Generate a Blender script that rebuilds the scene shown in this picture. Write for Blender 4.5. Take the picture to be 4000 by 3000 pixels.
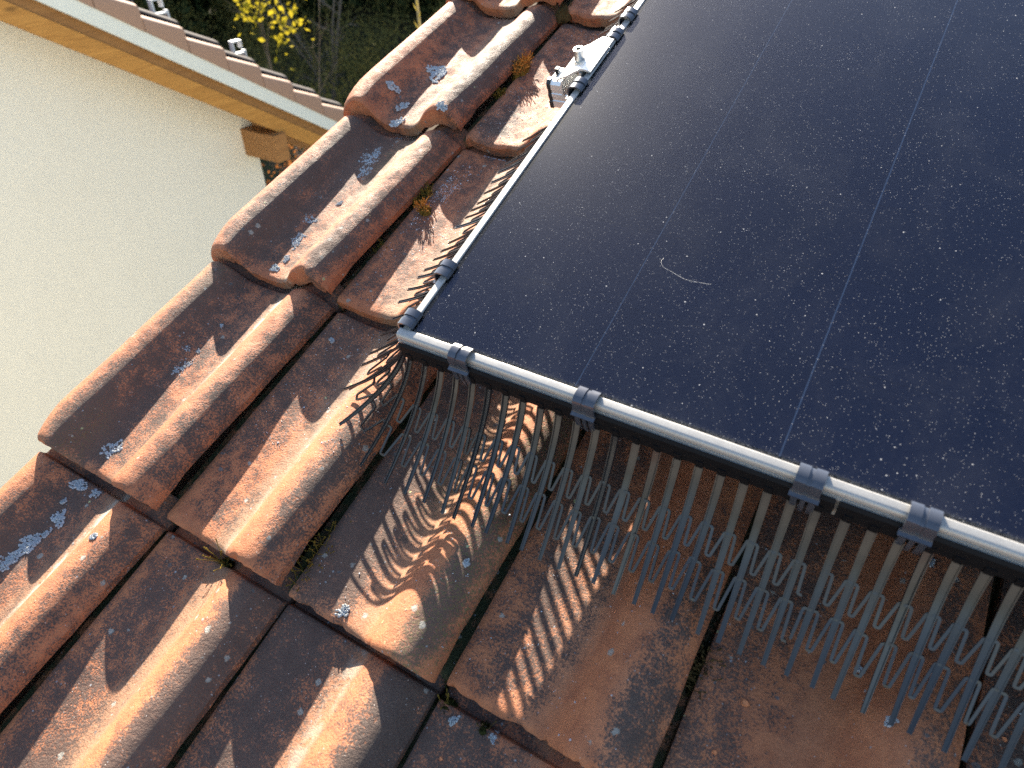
import bpy, bmesh, math, random
from mathutils import Vector, Matrix, Euler, noise as mnoise
random.seed(7)
for _o in list(bpy.data.objects):
    bpy.data.objects.remove(_o)
COL = bpy.context.scene.collection
SC = bpy.context.scene

# ------------------------------------------------------------------ camera, sky, sun, exposure
W = 0.21                      # cover width of one roof tile in metres; roof coordinates are given in tile widths
PITCH = math.radians(22)
CP, SP = math.cos(PITCH), math.sin(PITCH)

def RW(a, s, n):
    """roof coordinates (along the eave, up the slope, off the roof; in tile widths) -> world metres"""
    return Vector((a * W, (s * CP - n * SP) * W, (s * SP + n * CP) * W))

cam_data = bpy.data.cameras.new("camera")
cam = bpy.data.objects.new("camera", cam_data)
COL.objects.link(cam)
cam_data.sensor_width = 36.0
cam_data.lens = 24.2037
cam_data.clip_start = 0.02
cam_data.clip_end = 400
cam_data.dof.use_dof = True
cam_data.dof.focus_distance = 0.88
cam_data.dof.aperture_fstop = 6.3
_m = Matrix(((0.855443, -0.309500, 0.415243), (0.517824, 0.524533, -0.675813), (-0.008644, 0.793143, 0.608974))).to_4x4()
_m.translation = Vector((0.67300, 0.08092, 0.76261))
cam.matrix_world = _m
SC.camera = cam

_la, _ls, _ln = -2.05, 2.95, 1.0                          # sun seen from the roof: left, up the slope, off the roof
SUN_DIR = Vector((_la, _ls*CP-_ln*SP, _ls*SP+_ln*CP)).normalized()      # towards the sun
world = bpy.data.worlds.new("World")
SC.world = world
world.use_nodes = True
_nt = world.node_tree
_nt.nodes.clear()
_sky = _nt.nodes.new("ShaderNodeTexSky")
_sky.sky_type = 'NISHITA'
_sky.sun_disc = False
_sky.sun_elevation = math.asin(SUN_DIR.z)
_sky.sun_rotation = math.atan2(SUN_DIR.x, SUN_DIR.y) % (2 * math.pi)
_sky.air_density = 1.0
_sky.dust_density = 1.0
_sky.ozone_density = 1.0
_bg = _nt.nodes.new("ShaderNodeBackground")
_bg.inputs[1].default_value = 0.074
_out = _nt.nodes.new("ShaderNodeOutputWorld")
_nt.links.new(_sky.outputs[0], _bg.inputs[0])
_nt.links.new(_bg.outputs[0], _out.inputs[0])

sun_data = bpy.data.lights.new("sun", 'SUN')
sun_data.energy = 5.0
sun_data.angle = math.radians(0.53)
sun_data.color = (1.0, 0.90, 0.75)
sun = bpy.data.objects.new("sun", sun_data)
COL.objects.link(sun)
sun.rotation_euler = SUN_DIR.to_track_quat('Z', 'Y').to_euler()
sun.location = (0, 0, 6)

SC.view_settings.view_transform = 'Standard'
SC.view_settings.look = 'None'
SC.view_settings.exposure = 2.22
SC.view_settings.gamma = 1.0
SC.view_settings.use_curve_mapping = False
SC.cycles.max_bounces = 6
SC.cycles.diffuse_bounces = 3
SC.cycles.glossy_bounces = 3
SC.cycles.transmission_bounces = 4
SC.cycles.transparent_max_bounces = 6
SC.cycles.caustics_reflective = False
SC.cycles.caustics_refractive = False
SC.cycles.use_adaptive_sampling = True
SC.cycles.adaptive_threshold = 0.006
SC.cycles.use_denoising = False

# ------------------------------------------------------------------ helpers
def tag(o, label=None, cat=None, group=None, kind=None):
    if label: o["label"] = label
    if cat: o["category"] = cat
    if group: o["group"] = group
    if kind: o["kind"] = kind
    return o

def empty(name, loc=(0, 0, 0), rot=None):
    o = bpy.data.objects.new(name, None)
    o.empty_display_size = 0.05
    COL.objects.link(o)
    o.location = loc
    if rot: o.rotation_euler = rot
    return o

def link_mesh(name, me, parent=None):
    o = bpy.data.objects.new(name, me)
    COL.objects.link(o)
    if parent: o.parent = parent
    return o

def mesh_from(name, verts, faces, mat=None, smooth=True, sharp=35, recalc=True):
    me = bpy.data.meshes.new(name)
    me.from_pydata([tuple(v) for v in verts], [], faces)
    if recalc:
        bm = bmesh.new(); bm.from_mesh(me)
        bmesh.ops.recalc_face_normals(bm, faces=bm.faces)
        bm.to_mesh(me); bm.free()
    if smooth:
        me.polygons.foreach_set("use_smooth", [True] * len(me.polygons))
        me.set_sharp_from_angle(angle=math.radians(sharp))
    if mat: me.materials.append(mat)
    me.update()
    return me

class Geo:
    """collects world-space vertices; build() turns them into one mesh object under a parent"""
    def __init__(self): self.v = []; self.f = []
    def add(self, verts, faces):
        b = len(self.v); self.v += [Vector(x) for x in verts]
        self.f += [tuple(i + b for i in f) for f in faces]
    def box(self, p0, p1, fn=None):
        x0, y0, z0 = p0; x1, y1, z1 = p1
        vs = [(x0,y0,z0),(x1,y0,z0),(x1,y1,z0),(x0,y1,z0),(x0,y0,z1),(x1,y0,z1),(x1,y1,z1),(x0,y1,z1)]
        if fn: vs = [fn(*q) for q in vs]
        self.add(vs, [(0,3,2,1),(4,5,6,7),(0,1,5,4),(1,2,6,5),(2,3,7,6),(3,0,4,7)])
    def strip(self, pts, th, w0, w1, fn):
        """thick polyline pts (v, w) given in a plane, extruded from w0 to w1 along the edge; fn maps (u, v, w) to world"""
        n = len(pts); nor = []
        for i in range(n):
            a = pts[max(i-1,0)]; b = pts[min(i+1,n-1)]
            d = Vector((b[0]-a[0], b[1]-a[1])).normalized(); nor.append((-d.y, d.x))
        loop = [pts[i] for i in range(n)] + [(pts[i][0]+nor[i][0]*th, pts[i][1]+nor[i][1]*th) for i in range(n-1,-1,-1)]
        m = len(loop)
        vs = [fn(w0, q[0], q[1]) for q in loop] + [fn(w1, q[0], q[1]) for q in loop]
        fs = [(i,(i+1)%m,(i+1)%m+m,i+m) for i in range(m)]
        for k in range(n-1):
            fs.append((k, k+1, 2*n-2-k, 2*n-1-k)); fs.append((k+m, 2*n-1-k+m, 2*n-2-k+m, k+1+m))
        self.add(vs, fs)
    def sweep(self, path, profs, side, close=True):
        """sweep closed 2-D profiles along path (world points). side: list of side vectors"""
        n = len(path); vs = []; m = len(profs[0])
        for i in range(n):
            t = (path[min(i+1,n-1)] - path[max(i-1,0)]).normalized()
            x = side[i] - t * side[i].dot(t); x.normalize()
            y = t.cross(x)
            for (px, py) in profs[i]: vs.append(path[i] + x*px + y*py)
        fs = []
        for i in range(n-1):
            for j in range(m):
                k = (j+1) % m
                fs.append((i*m+j, i*m+k, (i+1)*m+k, (i+1)*m+j))
        if close:
            fs.append(tuple(range(m-1,-1,-1))); fs.append(tuple((n-1)*m+j for j in range(m)))
        self.add(vs, fs)
    def tube(self, path, radii, k=6):
        n = len(path); ref = Vector((0.31, 0.2, 0.93))
        profs = [[(r*math.cos(2*math.pi*j/k), r*math.sin(2*math.pi*j/k)) for j in range(k)] for r in radii]
        t = (path[-1]-path[0]).normalized()
        if abs(t.dot(ref)) > 0.9: ref = Vector((1,0.1,0))
        self.sweep(path, profs, [ref]*n)
    def build(self, name, mat, parent=None, smooth=True, sharp=35, recalc=True):
        off = parent.matrix_local.translation if False else (Vector(parent.location) if parent else Vector((0,0,0)))
        me = mesh_from(name, [v - off for v in self.v], self.f, mat, smooth, sharp, recalc)
        return link_mesh(name, me, parent)

# node helpers
class Mat:
    def __init__(self, name):
        self.m = bpy.data.materials.new(name); self.m.use_nodes = True
        self.nt = self.m.node_tree; self.nt.nodes.clear()
        self.out = self.n("ShaderNodeOutputMaterial")
    def n(self, t, **kw):
        nd = self.nt.nodes.new(t)
        for k, v in kw.items(): setattr(nd, k, v)
        return nd
    def l(self, a, b): self.nt.links.new(a, b)
    def setin(self, sock, v):
        if isinstance(v, bpy.types.NodeSocket): self.l(v, sock)
        elif v is not None: sock.default_value = v
    def math(self, op, a, b=None, c=None, clamp=False):
        nd = self.n("ShaderNodeMath", operation=op, use_clamp=clamp)
        for i, v in enumerate((a, b, c)):
            if v is not None: self.setin(nd.inputs[i], v)
        return nd.outputs[0]
    def mix(self, f, a, b):
        nd = self.n("ShaderNodeMix", data_type='RGBA')
        self.setin(nd.inputs[0], f)
        self.setin(nd.inputs[6], a if isinstance(a, bpy.types.NodeSocket) else (*a, 1))
        self.setin(nd.inputs[7], b if isinstance(b, bpy.types.NodeSocket) else (*b, 1))
        return nd.outputs[2]
    def coords(self, scale=(1,1,1), rand=True, off=(0,0,0)):
        tc = self.n("ShaderNodeTexCoord"); v = tc.outputs["Object"]
        mp = self.n("ShaderNodeMapping"); mp.inputs["Scale"].default_value = scale
        self.l(v, mp.inputs[0])
        if rand:
            oi = self.n("ShaderNodeObjectInfo")
            vm = self.n("ShaderNodeVectorMath", operation='MULTIPLY_ADD')
            cb = self.n("ShaderNodeCombineXYZ")
            for i in range(3): self.l(oi.outputs["Random"], cb.inputs[i])
            self.l(cb.outputs[0], vm.inputs[0]); vm.inputs[1].default_value = (37.0, 91.0, 53.0); vm.inputs[2].default_value = off
            self.l(vm.outputs[0], mp.inputs[1])
        else:
            mp.inputs[1].default_value = off
        return mp.outputs[0]
    def noise(self, vec, scale, detail=3, rough=0.55, dist=0.0):
        nd = self.n("ShaderNodeTexNoise"); self.l(vec, nd.inputs["Vector"])
        nd.inputs["Scale"].default_value = scale; nd.inputs["Detail"].default_value = detail
        nd.inputs["Roughness"].default_value = rough; nd.inputs["Distortion"].default_value = dist
        return nd.outputs[0]
    def voro(self, vec, scale, rnd=1.0):
        nd = self.n("ShaderNodeTexVoronoi"); self.l(vec, nd.inputs["Vector"]); nd.inputs["Scale"].default_value = scale
        nd.inputs["Randomness"].default_value = rnd
        return nd.outputs["Distance"], nd.outputs["Color"]
    def ss(self, v, lo, hi, a=0.0, b=1.0):
        nd = self.n("ShaderNodeMapRange", interpolation_type='SMOOTHSTEP')
        self.setin(nd.inputs[0], v); nd.inputs[1].default_value = lo; nd.inputs[2].default_value = hi
        nd.inputs[3].default_value = a; nd.inputs[4].default_value = b
        return nd.outputs[0]
    def ramp(self, v, stops):
        nd = self.n("ShaderNodeValToRGB"); self.l(v, nd.inputs[0]); e = nd.color_ramp.elements
        while len(e) < len(stops): e.new(0.5)
        for x, (p, c) in zip(e, stops):
            x.position = p; x.color = (c, c, c, 1) if not isinstance(c, tuple) else (*c, 1)
        return nd.outputs[0]
    def sep(self, vec):
        nd = self.n("ShaderNodeSeparateXYZ"); self.l(vec, nd.inputs[0]); return nd.outputs
    def bump(self, h, strength=0.5, dist=0.001):
        nd = self.n("ShaderNodeBump"); self.l(h, nd.inputs["Height"])
        nd.inputs["Strength"].default_value = strength; nd.inputs["Distance"].default_value = dist
        return nd.outputs[0]
    def bsdf(self, color, rough=0.8, metal=0.0, normal=None, spec=0.5, **kw):
        b = self.n("ShaderNodeBsdfPrincipled")
        self.setin(b.inputs["Base Color"], color if isinstance(color, bpy.types.NodeSocket) else (*color, 1))
        self.setin(b.inputs["Roughness"], rough); self.setin(b.inputs["Metallic"], metal)
        b.inputs["Specular IOR Level"].default_value = spec
        if normal: self.l(normal, b.inputs["Normal"])
        for k, v in kw.items(): self.setin(b.inputs[k], v)
        return b.outputs[0]
    def done(self, sh):
        self.l(sh, self.out.inputs[0]); return self.m

def simple(name, color, rough=0.7, metal=0.0, var=0.15, scale=60, bump=0.0, spec=0.5, **kw):
    M = Mat(name); v = M.coords()
    nz = M.noise(v, scale, 4, 0.6)
    c = M.mix(nz, tuple(x*(1-var) for x in color), tuple(min(1, x*(1+var)) for x in color))
    nr = M.bump(M.noise(v, scale*4, 3), 0.4, bump) if bump else None
    return M.done(M.bsdf(c, rough, metal, nr, spec, **kw))

# ------------------------------------------------------------------ roof tile shape (tile widths)
#PURE-BEGIN
WS = 1.737                    # exposed tile length in tile widths
# u across the tile, height of the top face at the front edge, height at the back end of the exposed part
PROF = [(-0.05,-.135,-.210),(0.036,-.135,-.210),(0.050,-.070,-.150),(0.09,-.062,-.142),(0.20,-.085,-.165),(0.30,-.096,-.180),
        (0.44,-.090,-.180),(0.53,-.066,-.166),(0.60,-.010,-.130),(0.66,.060,-.080),(0.72,.122,-.040),(0.78,.162,-.014),
        (0.84,.176,-.004),(0.89,.168,-.014),(0.94,.142,-.046),(0.985,.098,-.092),(1.015,.054,-.124)]
VPROF = [(-0.25,-.020,-.150),(-0.235,.015,-.118),(-0.20,.066,-.085),(-0.14,.112,-.050),(-0.06,.132,-.028),(0.02,.108,-.048),(0.09,.040,-.105),
         (0.15,-.040,-.155),(0.21,-.082,-.175),(0.32,-.096,-.182)] + PROF[6:]

def pchip(pts, col, u):
    xs = [q[0] for q in pts]; ys = [q[col] for q in pts]; n = len(xs)
    if u <= xs[0]: return ys[0]
    if u >= xs[-1]: return ys[-1]
    i = 0
    while xs[i+1] < u: i += 1
    d = [(ys[k+1]-ys[k])/(xs[k+1]-xs[k]) for k in range(n-1)]
    def sl(k):
        if k == 0: return d[0]
        if k == n-1: return d[-1]
        if d[k-1]*d[k] <= 0: return 0.0
        return 2*d[k-1]*d[k]/(d[k-1]+d[k])
    h = xs[i+1]-xs[i]; t = (u-xs[i])/h; m0 = sl(i)*h; m1 = sl(i+1)*h
    return (2*t**3-3*t**2+1)*ys[i] + (t**3-2*t**2+t)*m0 + (-2*t**3+3*t**2)*ys[i+1] + (t**3-t**2)*m1

def sstep(a, b, x):
    t = min(1.0, max(0.0, (x-a)/(b-a))); return t*t*(3-2*t)

def tile_top(u, s, verge):
    """height of the top face of one tile at (u, s); s runs 0..WS over the exposed part and on under the next row"""
    P = VPROF if verge else PROF
    t = s/(WS*0.97)
    z = pchip(P, 1, u)*(1-t) + pchip(P, 2, u)*t
    if s > WS*0.968: z -= 0.045*sstep(WS*0.968, WS*0.978, s)
    z -= 0.022*(1-min(1, s/0.035))**2                       # rounded front lip
    k = (1-min(1, s/0.32))
    if verge and u < 0.08: z -= 0.085*k*k*sstep(0.08, -0.2, u)   # nose of the verge roll dips
    if 0.6 < u < 1.02: z -= 0.018*k*k*sstep(0.6, 0.8, u)
    return z

def roof_height(a, s):
    r = math.floor(s/WS); c = math.ceil(a) if a > 0 else 0
    u = a-(c-1)
    return tile_top(u, s-r*WS, c == 0)
#PURE-END

def lin(a, b, n): return [a+(b-a)*i/(n-1) for i in range(n)]

def tile_mesh(name, verge, seed):
    rnd = random.Random(seed)
    P = VPROF if verge else PROF
    us = []
    for i in range(len(P)-1):
        k = 3 if (P[i+1][0]-P[i][0]) > 0.035 else 2
        us += [P[i][0]+(P[i+1][0]-P[i][0])*j/k for j in range(k)]
    us.append(P[-1][0])
    ss = [0, .008, .018, .035, .07, .12, .18, .26, .34] + lin(.45, WS*.955, 14)[0:] + [WS*.966, WS*.970, WS*.974, WS*.978, WS*.99, WS*1.03, WS*1.075]
    nu, ns = len(us), len(ss); V = []; F = []
    ox, oy = rnd.uniform(0, 50), rnd.uniform(0, 50)
    def chip(u):
        c = mnoise.noise((u*9+ox, oy, 0)); f = mnoise.noise((u*34+ox, oy, 3))
        return max(0, c-0.22)*0.06 + max(0, f-0.2)*0.035 + 0.006*mnoise.noise((u*5+oy, 1, ox))
    for s in ss:
        for u in us:
            z = tile_top(u, s, verge)
            z += 0.0045*mnoise.noise((u*3.2+ox, s*2.4+oy, 0)) + 0.0016*mnoise.noise((u*13+ox, s*11+oy, 5))
            y = s + chip(u)*max(0, 1-s/0.05)
            x = u
            if abs(u-us[-1]) < 1e-6: x += 0.006*mnoise.noise((s*7+ox, oy, 2)) + 0.004*mnoise.noise((s*23+ox, oy, 2))
            if verge and abs(u-us[0]) < 1e-6: x += 0.010*mnoise.noise((s*2+ox, oy, 8))
            V.append((x*W, y*W, z*W))
    for i in range(ns-1):
        for j in range(nu-1):
            F.append((i*nu+j, i*nu+j+1, (i+1)*nu+j+1, (i+1)*nu+j))
    nb = len(V)
    for i, s in enumerate(ss):                                # underside
        for j, u in enumerate(us):
            x, y, z = V[i*nu+j]
            th = 0.082 if s < .2 else 0.062
            roll = sstep(.62, .72, u)*sstep(1.0, .93, u)
            if verge: roll = max(roll, sstep(-.24, -.17, u)*sstep(.10, .02, u))
            th += .062*roll*max(0, 1-s/.30)
            if u > 0.97: th *= 0.72
            V.append((x + (0.004*W if s < 0.01 else 0)*0, y + (0.010*W if i == 0 else 0), z-th*W))
    for i in range(ns-1):
        for j in range(nu-1):
            q = (i*nu+j, i*nu+j+1, (i+1)*nu+j+1, (i+1)*nu+j)
            F.append(tuple(nb+k for k in reversed(q)))
    for j in range(nu-1):
        F.append((j+1, j, nb+j, nb+j+1)); e = (ns-1)*nu
        F.append((e+j, e+j+1, nb+e+j+1, nb+e+j))
    for i in range(ns-1):
        F.append((i*nu, (i+1)*nu, nb+(i+1)*nu, nb+i*nu)); e = nu-1
        F.append(((i+1)*nu+e, i*nu+e, nb+i*nu+e, nb+(i+1)*nu+e))
    return mesh_from(name, V, F, None, True, 38)

# ------------------------------------------------------------------ materials of the roof
def make_tile_mat(verge):
    M = Mat("weathered_terracotta")
    tc = M.n("ShaderNodeTexCoord"); raw = tc.outputs["Object"]
    X, Y, Z = M.sep(raw)
    oi = M.n("ShaderNodeObjectInfo"); R = oi.outputs["Random"]
    v = M.coords()
    at1 = M.n('ShaderNodeAttribute', attribute_type='OBJECT', attribute_name='crust'); CR = at1.outputs['Fac']
    at2 = M.n('ShaderNodeAttribute', attribute_type='OBJECT', attribute_name='dust'); DU = at2.outputs['Fac']
    at3 = M.n('ShaderNodeAttribute', attribute_type='OBJECT', attribute_name='mineral'); MI = at3.outputs['Fac']
    vs = M.coords(scale=(1, 0.36, 1), off=(3, 1, 2))
    big = M.noise(vs, 9, 3, .55); mid = M.noise(v, 46, 4, .62, .3); fine = M.noise(v, 420, 3, .75); grain = M.noise(v, 1300, 1, .6)
    big2 = M.noise(vs, 4.5, 2, .5)
    # fired clay
    clay = M.mix(M.ss(mid, .3, .7), (.44, .162, .068), (.32, .112, .050))
    clay = M.mix(M.ss(big, .45, .75, 0, .6), clay, (.44, .215, .115))
    clay = M.mix(M.math('MULTIPLY', R, .35), clay, (.27, .105, .060))
    # brown dusty film
    film = M.mix(M.ss(fine, .35, .7), (.18, .112, .070), (.34, .225, .140))
    un = M.math('ADD', M.math('DIVIDE', X, W*1.30), .25/1.30)            # 0..1 over the widest tile
    def pos(u): return (u+.25)/1.30
    fb = M.ramp(un, [(pos(-.25), .2), (pos(-.02), .22), (pos(.12), .12), (pos(.36), .35), (pos(.48), .68), (pos(.58), .66), (pos(.66), .38), (pos(.84), .22), (pos(1.0), .2)])
    fm = M.ss(M.math('ADD', M.math('ADD', fb, M.math('MULTIPLY', M.math('SUBTRACT', big2, .5), 1.1)), M.math('MULTIPLY', M.math('SUBTRACT', fine, .5), .9)), .40, .70)
    col = M.mix(M.math('MULTIPLY', fm, DU), clay, film)
    # black-brown weathering crust, heavier on the lee side of the rolls and in the pan
    if verge: st_ = [(pos(-.25), .12), (pos(-.12), .14), (pos(-.04), .42), (pos(.04), .58), (pos(.18), .60), (pos(.34), .54), (pos(.50), .36), (pos(.64), .14), (pos(.76), .20), (pos(.86), .58), (pos(.95), .66), (pos(1.0), .50)]
    else: st_ = [(pos(.0), .45), (pos(.08), .48), (pos(.20), .60), (pos(.34), .56), (pos(.50), .36), (pos(.62), .14), (pos(.76), .22), (pos(.86), .60), (pos(.94), .66), (pos(1.0), .48)]
    db = M.ramp(un, st_)
    edge = M.math('MULTIPLY', M.ss(Y, .0, .035, 1, 0), .22)
    dm = M.math('ADD', db, M.math('MULTIPLY', M.math('SUBTRACT', big, .5), 1.2))
    dm = M.math('ADD', dm, M.math('MULTIPLY', M.math('SUBTRACT', mid, .5), .80))
    dm = M.math('ADD', dm, M.math('MULTIPLY', M.math('SUBTRACT', fine, .5), 1.5))
    dm = M.math('SUBTRACT', dm, edge)
    dm = M.math('ADD', dm, M.math('MULTIPLY', M.math('SUBTRACT', CR, .45), .55))
    dmask = M.ss(dm, .36, .64)
    crust = M.mix(M.ss(grain, .35, .7), (.030, .025, .023), (.095, .076, .062))
    crust = M.mix(M.ss(big2, .35, .7), crust, (.105, .066, .050))
    col = M.mix(M.math('MULTIPLY', dmask, .94), col, crust)
    if not verge:                                                        # green algae in the side channel
        alg = M.math('MULTIPLY', M.ss(X, .0105, .0085, 0, 1), M.ss(mid, .3, .55))
        col = M.mix(alg, col, (.045, .052, .020))
    # pale mineral streak in the valley beside the roll
    vb = M.math('MULTIPLY', M.ss(X, .50*W, .56*W), M.ss(X, .59*W, .65*W, 1, 0))
    vm = M.math('MULTIPLY', M.math('MULTIPLY', vb, M.ss(mid, .40, .56)), MI)
    col = M.mix(M.math('MULTIPLY', vm, .75), col, (.42, .375, .30))
    # yellow-green film, only on some tiles
    yg = M.math('MULTIPLY', M.math('MULTIPLY', M.ss(big2, .56, .68), M.ss(fine, .50, .62)), M.ss(R, .45, .6, 0, .55))
    col = M.mix(yg, col, (.17, .155, .035))
    # crustose lichen discs: pale grey, dark grey, a few yellow green
    hs = None; wob = M.math('MULTIPLY', M.math('SUBTRACT', M.noise(v, 300, 1), .5), .30)
    clus = M.ss(big2, .42, .58)
    for sc, thr, rad, cset, off in ((60, .84, .27, ((.36,.35,.30), (.27,.26,.22)), (5,2,1)), (76, .90, .26, ((.075,.083,.085), (.13,.14,.14)), (1,8,4)), (92, .955, .22, ((.42,.47,.20), (.46,.50,.26)), (2,2,9)), (170, .915, .25, ((.36,.38,.39), (.25,.27,.28)), (6,1,7))):
        d, c = M.voro(M.coords(off=off), sc); rc = M.sep(c)
        m = M.math('MULTIPLY', M.ss(M.math('ADD', M.math('ADD', d, wob), M.math('MULTIPLY', rc[2], .14)), rad, rad*.80), M.math('GREATER_THAN', M.math('ADD', rc[0], M.math('MULTIPLY', M.math('SUBTRACT', clus, 1), .08)), thr))
        cc = M.mix(M.ss(d, rad*.3, rad*.95), cset[0], cset[1]); cc = M.mix(M.ss(fine, .4, .65, 0, .55), cc, (.12, .11, .10))
        col = M.mix(M.math('MULTIPLY', m, .82), col, cc)
        hs = m if hs is None else M.math('MAXIMUM', hs, m)
    # fine pale grit
    d, c = M.voro(M.coords(off=(4, 4, 0)), 420); rc = M.sep(c)
    g = M.math('MULTIPLY', M.math('LESS_THAN', d, .22), M.math('GREATER_THAN', rc[1], .968))
    col = M.mix(M.math('MULTIPLY', g, .75), col, (.50, .46, .42))
    h = M.math('ADD', M.math('MULTIPLY', fine, 1.3), M.math('MULTIPLY', M.noise(v, 70, 2, .6), 1.4))
    rough = M.ss(mid, .3, .8, .62, .85)
    return M.done(M.bsdf(col, rough, 0, M.bump(h, .85, .0014), .36))

MT = make_tile_mat(False); MTV = make_tile_mat(True)

# ------------------------------------------------------------------ the tiled roof
roof = tag(empty("tiled_roof", RW(0, 0, 0)), "old terracotta roof of rolled clay tiles, weathered black and spotted with lichen", "roof")
TILES = {}
vm = [tile_mesh("verge_tile", True, 11+i) for i in range(3)]
fm_ = [tile_mesh("roof_tile", False, 21+i) for i in range(4)]
for m_ in vm: m_.materials.append(MTV)
for m_ in fm_: m_.materials.append(MT)
rj = random.Random(5)
CRUST = {(0,0): .55, (1,0): .62, (2,0): .78, (3,0): .80, (0,1): .58, (1,1): .42, (2,1): .50, (3,1): .42, (4,1): .45, (5,1): .75, (4,0): .6, (0,2): .55, (1,2): .50, (0,3): .45, (1,3): .42, (2,2): .6}
DUST = {(1,0): .75, (0,0): .7, (2,0): .5, (3,1): .15, (4,1): .12, (2,1): .55}
for r in range(-2, 7):
    for c in range(0, 8):
        me = vm[(r+3) % 3] if c == 0 else fm_[(r*3+c*5) % 4]
        o = link_mesh("verge_tile" if c == 0 else "roof_tile", me, roof)
        o.location = RW(c-1+rj.uniform(-.007, .007), r*WS+rj.uniform(-.017, .017), rj.uniform(-.004, .004))
        o.rotation_euler = (PITCH+rj.uniform(-.003, .003), rj.uniform(-.008, .008), rj.uniform(-.009, .009))
        o["crust"] = CRUST.get((c, r), .45+rj.uniform(-.15, .2)); o["dust"] = DUST.get((c, r), .85 if c < 2 else .45); o["mineral"] = {(0, 1): 1.0, (0, 0): 1.0, (0, 2): .6, (2, 0): .5, (0, 3): .4}.get((c, r), .25 if rj.random() < .4 else 0.0)
        TILES[(c, r)] = o
dark_wood = simple("old_batten_wood", (.10, .065, .04), .9, 0, .3, 30)
g = Geo(); g.box((-1.18, -3.6, -.52), (7.2, 12.3, -.47), RW); g.build("roof_boarding", dark_wood, roof)
for r in range(-2, 7):
    g = Geo(); g.box((-1.16, r*WS+WS*1.0, -.468), (7.15, r*WS+WS*1.0+.18, -.345), RW); g.build("batten", dark_wood, roof)
g = Geo(); g.box((-1.19, -3.6, -.466), (-1.165, 12.3, -.262), RW); g.build("verge_board", dark_wood, roof)
plaster = simple("cream_render", (.70, .66, .55), .9, 0, .05, 25, .0015)
hw = tag(empty("house_wall", (0, 0, -5)), "rendered gable wall below the tiled roof's verge", "wall")
g = Geo()
yz = [(-.9, -5), (2.9, -5), (2.9, 1.03), (-.9, -.49)]
g.add([(-.18, y, z) for y, z in yz]+[(-.48+.62, y, z) for y, z in yz], [(0,1,2,3),(7,6,5,4),(0,4,5,1),(1,5,6,2),(2,6,7,3),(3,7,4,0)])
g.build("wall", plaster, hw)

# ------------------------------------------------------------------ solar panel
HP = 0.68; PA0, PS0 = 1.215, 2.990; PA1, PS1 = PA0+5.42, PS0+8.2
def make_frame_mat():
    M = Mat("black_anodised_aluminium"); v = M.coords(rand=False)
    n = M.noise(v, 1600, 2, .6); n2 = M.noise(v, 40, 3)
    c = M.mix(M.ss(n, .35, .7), (.30, .29, .27), (.42, .41, .385))
    return M.done(M.bsdf(c, M.ss(n2, .3, .7, .36, .46), .3, M.bump(n, .10, .0003), .5))
m_frame = make_frame_mat()
def make_cell_mat():
    M = Mat("silicon_cell"); v = M.coords(rand=False); n = M.noise(M.coords(scale=(1,1,1)), 9, 2)
    oi = M.n("ShaderNodeObjectInfo")
    c = M.mix(n, (.010, .016, .048), (.014, .024, .072)); c = M.mix(M.math('MULTIPLY', oi.outputs["Random"], .5), c, (.016, .023, .060))
    return M.done(M.bsdf(c, .5, 0, None, .3))
m_cell = make_cell_mat()
m_back = simple("grey_cell_gap", (.24, .275, .34), .6, 0, .2, 200)
m_blackstrip = simple("black_border", (.006, .006, .007), .6, 0, .2, 90, 0.0, .12)
def make_glass():
    M = Mat("dusty_module_glass"); v = M.coords(rand=False)
    fr = M.n("ShaderNodeFresnel"); fr.inputs[0].default_value = 1.33
    tr = M.n("ShaderNodeBsdfTransparent"); tr.inputs[0].default_value = (.97, .98, 1, 1)
    gl = M.n("ShaderNodeBsdfGlossy"); gl.inputs["Roughness"].default_value = .20
    gl.inputs[0].default_value = (1, 1, 1, 1)
    m1 = M.n("ShaderNodeMixShader"); M.l(fr.outputs[0], m1.inputs[0]); M.l(tr.outputs[0], m1.inputs[1]); M.l(gl.outputs[0], m1.inputs[2])
    # dust: specks, pollen and a thin film wiped by rain
    masks = None
    for sc, thr, rad in ((520, .62, .20), (300, .80, .16)):
        d, c = M.voro(M.coords(rand=False, off=(sc*.1, 0, 0)), sc); rc = M.sep(c)
        m = M.math('MULTIPLY', M.math('LESS_THAN', M.math('ADD', d, M.math('MULTIPLY', rc[1], .08)), rad), M.math('GREATER_THAN', rc[0], thr))
        masks = m if masks is None else M.math('MAXIMUM', masks, m)
    d3, c3 = M.voro(M.coords(rand=False, off=(7, 3, 0)), 150); r3 = M.sep(c3)
    big_specks = M.math('MULTIPLY', M.math('MULTIPLY', M.math('LESS_THAN', M.math('ADD', d3, M.math('MULTIPLY', r3[1], .06)), .12), M.math('GREATER_THAN', r3[0], .90)), .42)
    film = M.ss(M.noise(M.coords(scale=(1, .6, 1), rand=False), 11, 6, .7, .6), .42, .78, .002, .012)
    f2 = M.math('MULTIPLY', M.ss(M.noise(v, 240, 3, .6), .5, .75), .003)
    _x, _y, _z = M.sep(M.coords(rand=False)); grime = M.math('MULTIPLY', M.ss(_y, .013, .0, 0, .10), M.ss(M.noise(v, 500, 3, .7), .35, .6))
    f2 = M.math('ADD', f2, grime)
    fac = M.math('MAXIMUM', M.math('MULTIPLY', masks, M.ss(M.noise(v, 14, 3), .35, .65, .16, .30)), M.math('MAXIMUM', big_specks, M.math('ADD', film, f2)))
    df = M.n("ShaderNodeBsdfDiffuse"); df.inputs[0].default_value = (.66, .65, .63, 1)
    m2 = M.n("ShaderNodeMixShader"); M.l(fac, m2.inputs[0]); M.l(m1.outputs[0], m2.inputs[1]); M.l(df.outputs[0], m2.inputs[2])
    return M.done(m2.outputs[0])
m_glass = make_glass()

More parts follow.
